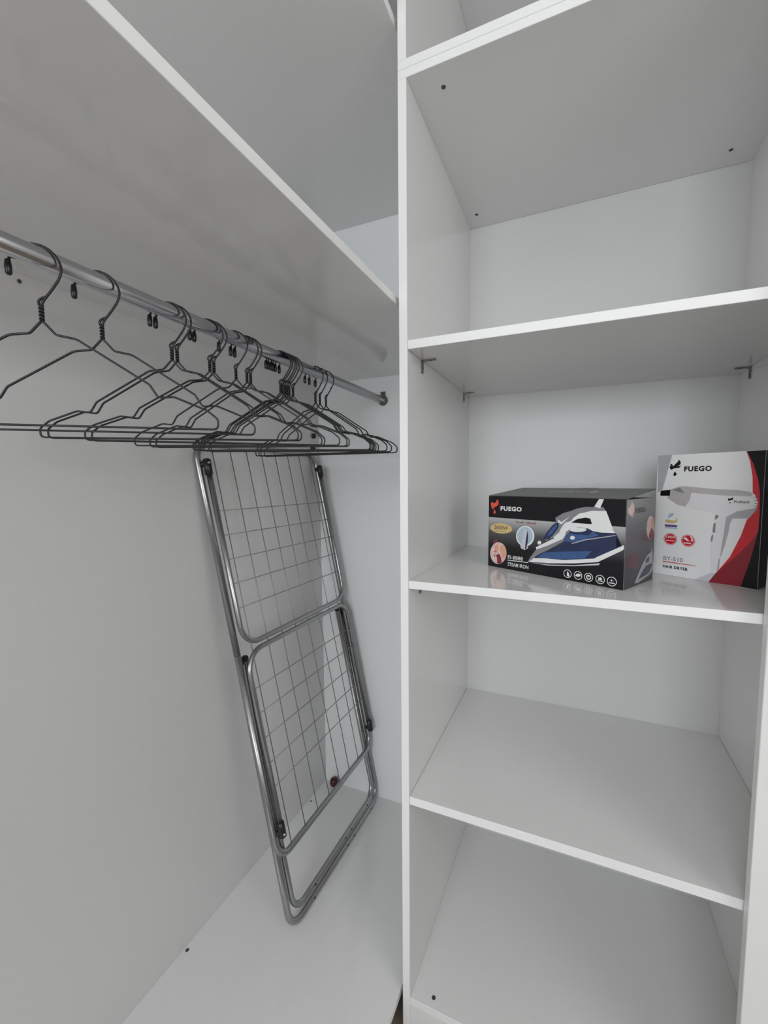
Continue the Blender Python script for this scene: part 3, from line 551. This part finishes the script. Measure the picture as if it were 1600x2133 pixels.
for i, ((cx, cz), r) in enumerate(A['icons']):
    it = [(p, 'ink_white', 1) for p in ring(cx, cz, r * .86, r)]
    if i == 0: it += [([(cx - 1, cz + 5), (cx + 2, cz + 3), (cx + 5, cz - 5), (cx + 1, cz - 6), (cx - 1.5, cz - 3)], 'ink_white', 1)]
    if i == 1: it += [([(cx - 6, cz - 2), (cx - 4, cz + 2), (cx + 1, cz + 4), (cx + 6, cz + 3), (cx + 5, cz - 1), (cx, cz - 3)], 'ink_white', 1)]
    if i == 2: it += [(p, 'ink_white', 1) for p in ring(cx, cz, 2.8, 5)] + [([(cx - .6, cz), (cx + .6, cz), (cx + .6, cz + 3), (cx - .6, cz + 3)], 'ink_white', 1)]
    if i == 3: it += [([(cx - 4, cz - 1), (cx + 3, cz - 1), (cx + 4, cz + .5), (cx + 1, cz + 5), (cx - 1, cz + 2), (cx - 3, cz + 5)], 'ink_white', 1), ([(cx - 5, cz - 4), (cx + 5, cz - 4), (cx + 5, cz - 2.4), (cx - 5, cz - 2.4)], 'ink_white', 1)]
    if i == 4: it += [([(cx - 3, cz + 2), (cx, cz + 4.5), (cx, cz - .5)], 'ink_white', 1), ([(cx + 1.5, cz - .5), (cx + 3, cz + 2), (cx + 1.5, cz + 4.5), (cx + 2, cz + 2)], 'ink_white', 1), ([(cx - 5.5, cz - 4), (cx + 5.5, cz - 4), (cx + 5.5, cz - 2.2), (cx - 5.5, cz - 2.2)], 'ink_white', 1)]
    IFc.art('feature_icon', it)
SF = Face(ib, (IW, 0, 0), (0, 1, 0), (0, 0, 1), (1, 0, 0)); A = ART['side']
SF.art('logo', [(A['flame'], 'ink_pink', 1)]); SF.text('lettering', 'FUEGO', A['T_fuego'], 'ink_black', 1, .02)
SF.art('garment_picture', [(A['med'], 'ink_pink', 1), (A['med_peach'], 'ink_peach', 2), (A['med_dark'], 'ink_wine', 2)])
SF.art('iron_picture', [(A['iron'], 'ink_grey', 2), (A['iron_blue'], 'ink_navy', 3), (A['iron_hole'], 'ink_darkgrey', 3)])
SF.art('colour_patch', [(A['patch'], 'ink_faintred', 1)])

# --- hair dryer carton
DW, DH, DD = 0.186, 0.262, 0.082
ux = Vector((0.1512, -0.0973, 0)).normalized(); org = Vector((0.3201, 0.9799, 0)) - ux * DW
db = empty('hair_dryer_box', (org.x, org.y, ZC + 0.0003), math.atan2(ux.y, ux.x))
tag(db, 'upright white, red and black hair dryer carton on the shelf beside the black iron carton', 'box')
carton_mesh('carton', DW, DD, DH, 0.002, ['ink_palegrey', 'ink_black', 'ink_grey'], db, (0, 0, 2, 1, 0, 0), False)
DF = Face(db, (0, 0, 0), (1, 0, 0), (0, 0, 1), (0, -1, 0)); A = ART['dry']
DF.art('colour_band', [(A['black'], 'ink_black', 1), (A['red'], 'ink_red', 2), (A['red_dark'], 'ink_darkred', 3), (A['wedge'], 'ink_grey', 1), (A['shade'], 'ink_lilac', 1)])['label'] = 'curved red and black printed band'
DF.art('dryer_picture', [(A['body'], 'ink_offwhite', 4), (A['body_top'], 'ink_shade', 5), (A['grip'], 'ink_grey', 5), (A['cone'], 'ink_shade', 5), (A['cone_sh'], 'ink_midgrey', 6), (A['tip'], 'ink_black', 6), (A['hook'], 'ink_grey', 6)] + [(p, 'ink_midgrey', 6) for p in A['grille']] + [(p, 'ink_midgrey', 6) for p in A['switch']])['label'] = 'printed picture of a white hair dryer'
DF.art('logo', [(p, 'ink_black', 1) for p in A['flame']])['label'] = 'black flame logo with a falling drop'
DF.text('lettering', 'FUEGO', A['T_fuego'], 'ink_black', 1, .04)['label'] = 'black brand lettering'
DF.art('logo', [(p, 'ink_black', 7) for p in A['flame2']]); DF.text('lettering', 'FUEGO', A['T_fuego2'], 'ink_black', 7, .02)
DF.art('eco_badge', [(A['eco_blue'], 'ink_sky', 1), (A['eco_or'], 'ink_gold', 1), (A['eco_b1'], 'ink_purple', 1), (A['eco_b2'], 'ink_sky', 1)])
(c0, r0), (c1, r1) = A['circ']
DF.art('power_badge', [(p, 'ink_red', 1) for p in ring(c0[0], c0[1], r0 * .93, r0 * 1.02)] + [(disc(c0[0], c0[1], r0 * .86), 'ink_red', 1)])
DF.text('lettering', '1800', A['T_1800'], 'ink_white', 2, .0)
x, z, w, h = A['T_w']; DF.art('small_print', [([(x + w * k / 6, z), (x + w * (k + .7) / 6, z), (x + w * (k + .7) / 6, z + h * .7), (x + w * k / 6, z + h * .7)], 'ink_white', 2) for k in range(6)])
DF.art('speed_badge', [(p, 'ink_red', 1) for p in ring(c1[0], c1[1], r0 * .93, r0 * 1.02)] + [(disc(c1[0], c1[1], r0 * .86), 'ink_red', 1), (A['swirl'], 'ink_white', 2), (A['swirl2'], 'ink_white', 2)])
x, z, w, h = A['T_sp']; DF.art('small_print', [([(x + w * k / 5, z), (x + w * (k + .7) / 5, z), (x + w * (k + .7) / 5, z + h), (x + w * k / 5, z + h)], 'ink_white', 2) for k in range(5)])
DF.text('lettering', 'BY-510', A['T_BY'], 'ink_darkgrey', 1, -.005); DF.art('rule', [(A['rule'], 'ink_red', 1)]); DF.text('lettering', 'HAIR DRYER', A['T_HAIR'], 'ink_black', 1, .04)

# rubbed carton edges
DF.art('worn_edge', [([(185.2, 0), (186, 0), (186, 262), (185.2, 262)], 'ink_midgrey', 3)])
IFc.art('worn_edge', [([(318.3, 0), (319, 0), (319, 172), (318.3, 172)], 'ink_midgrey', 10)])
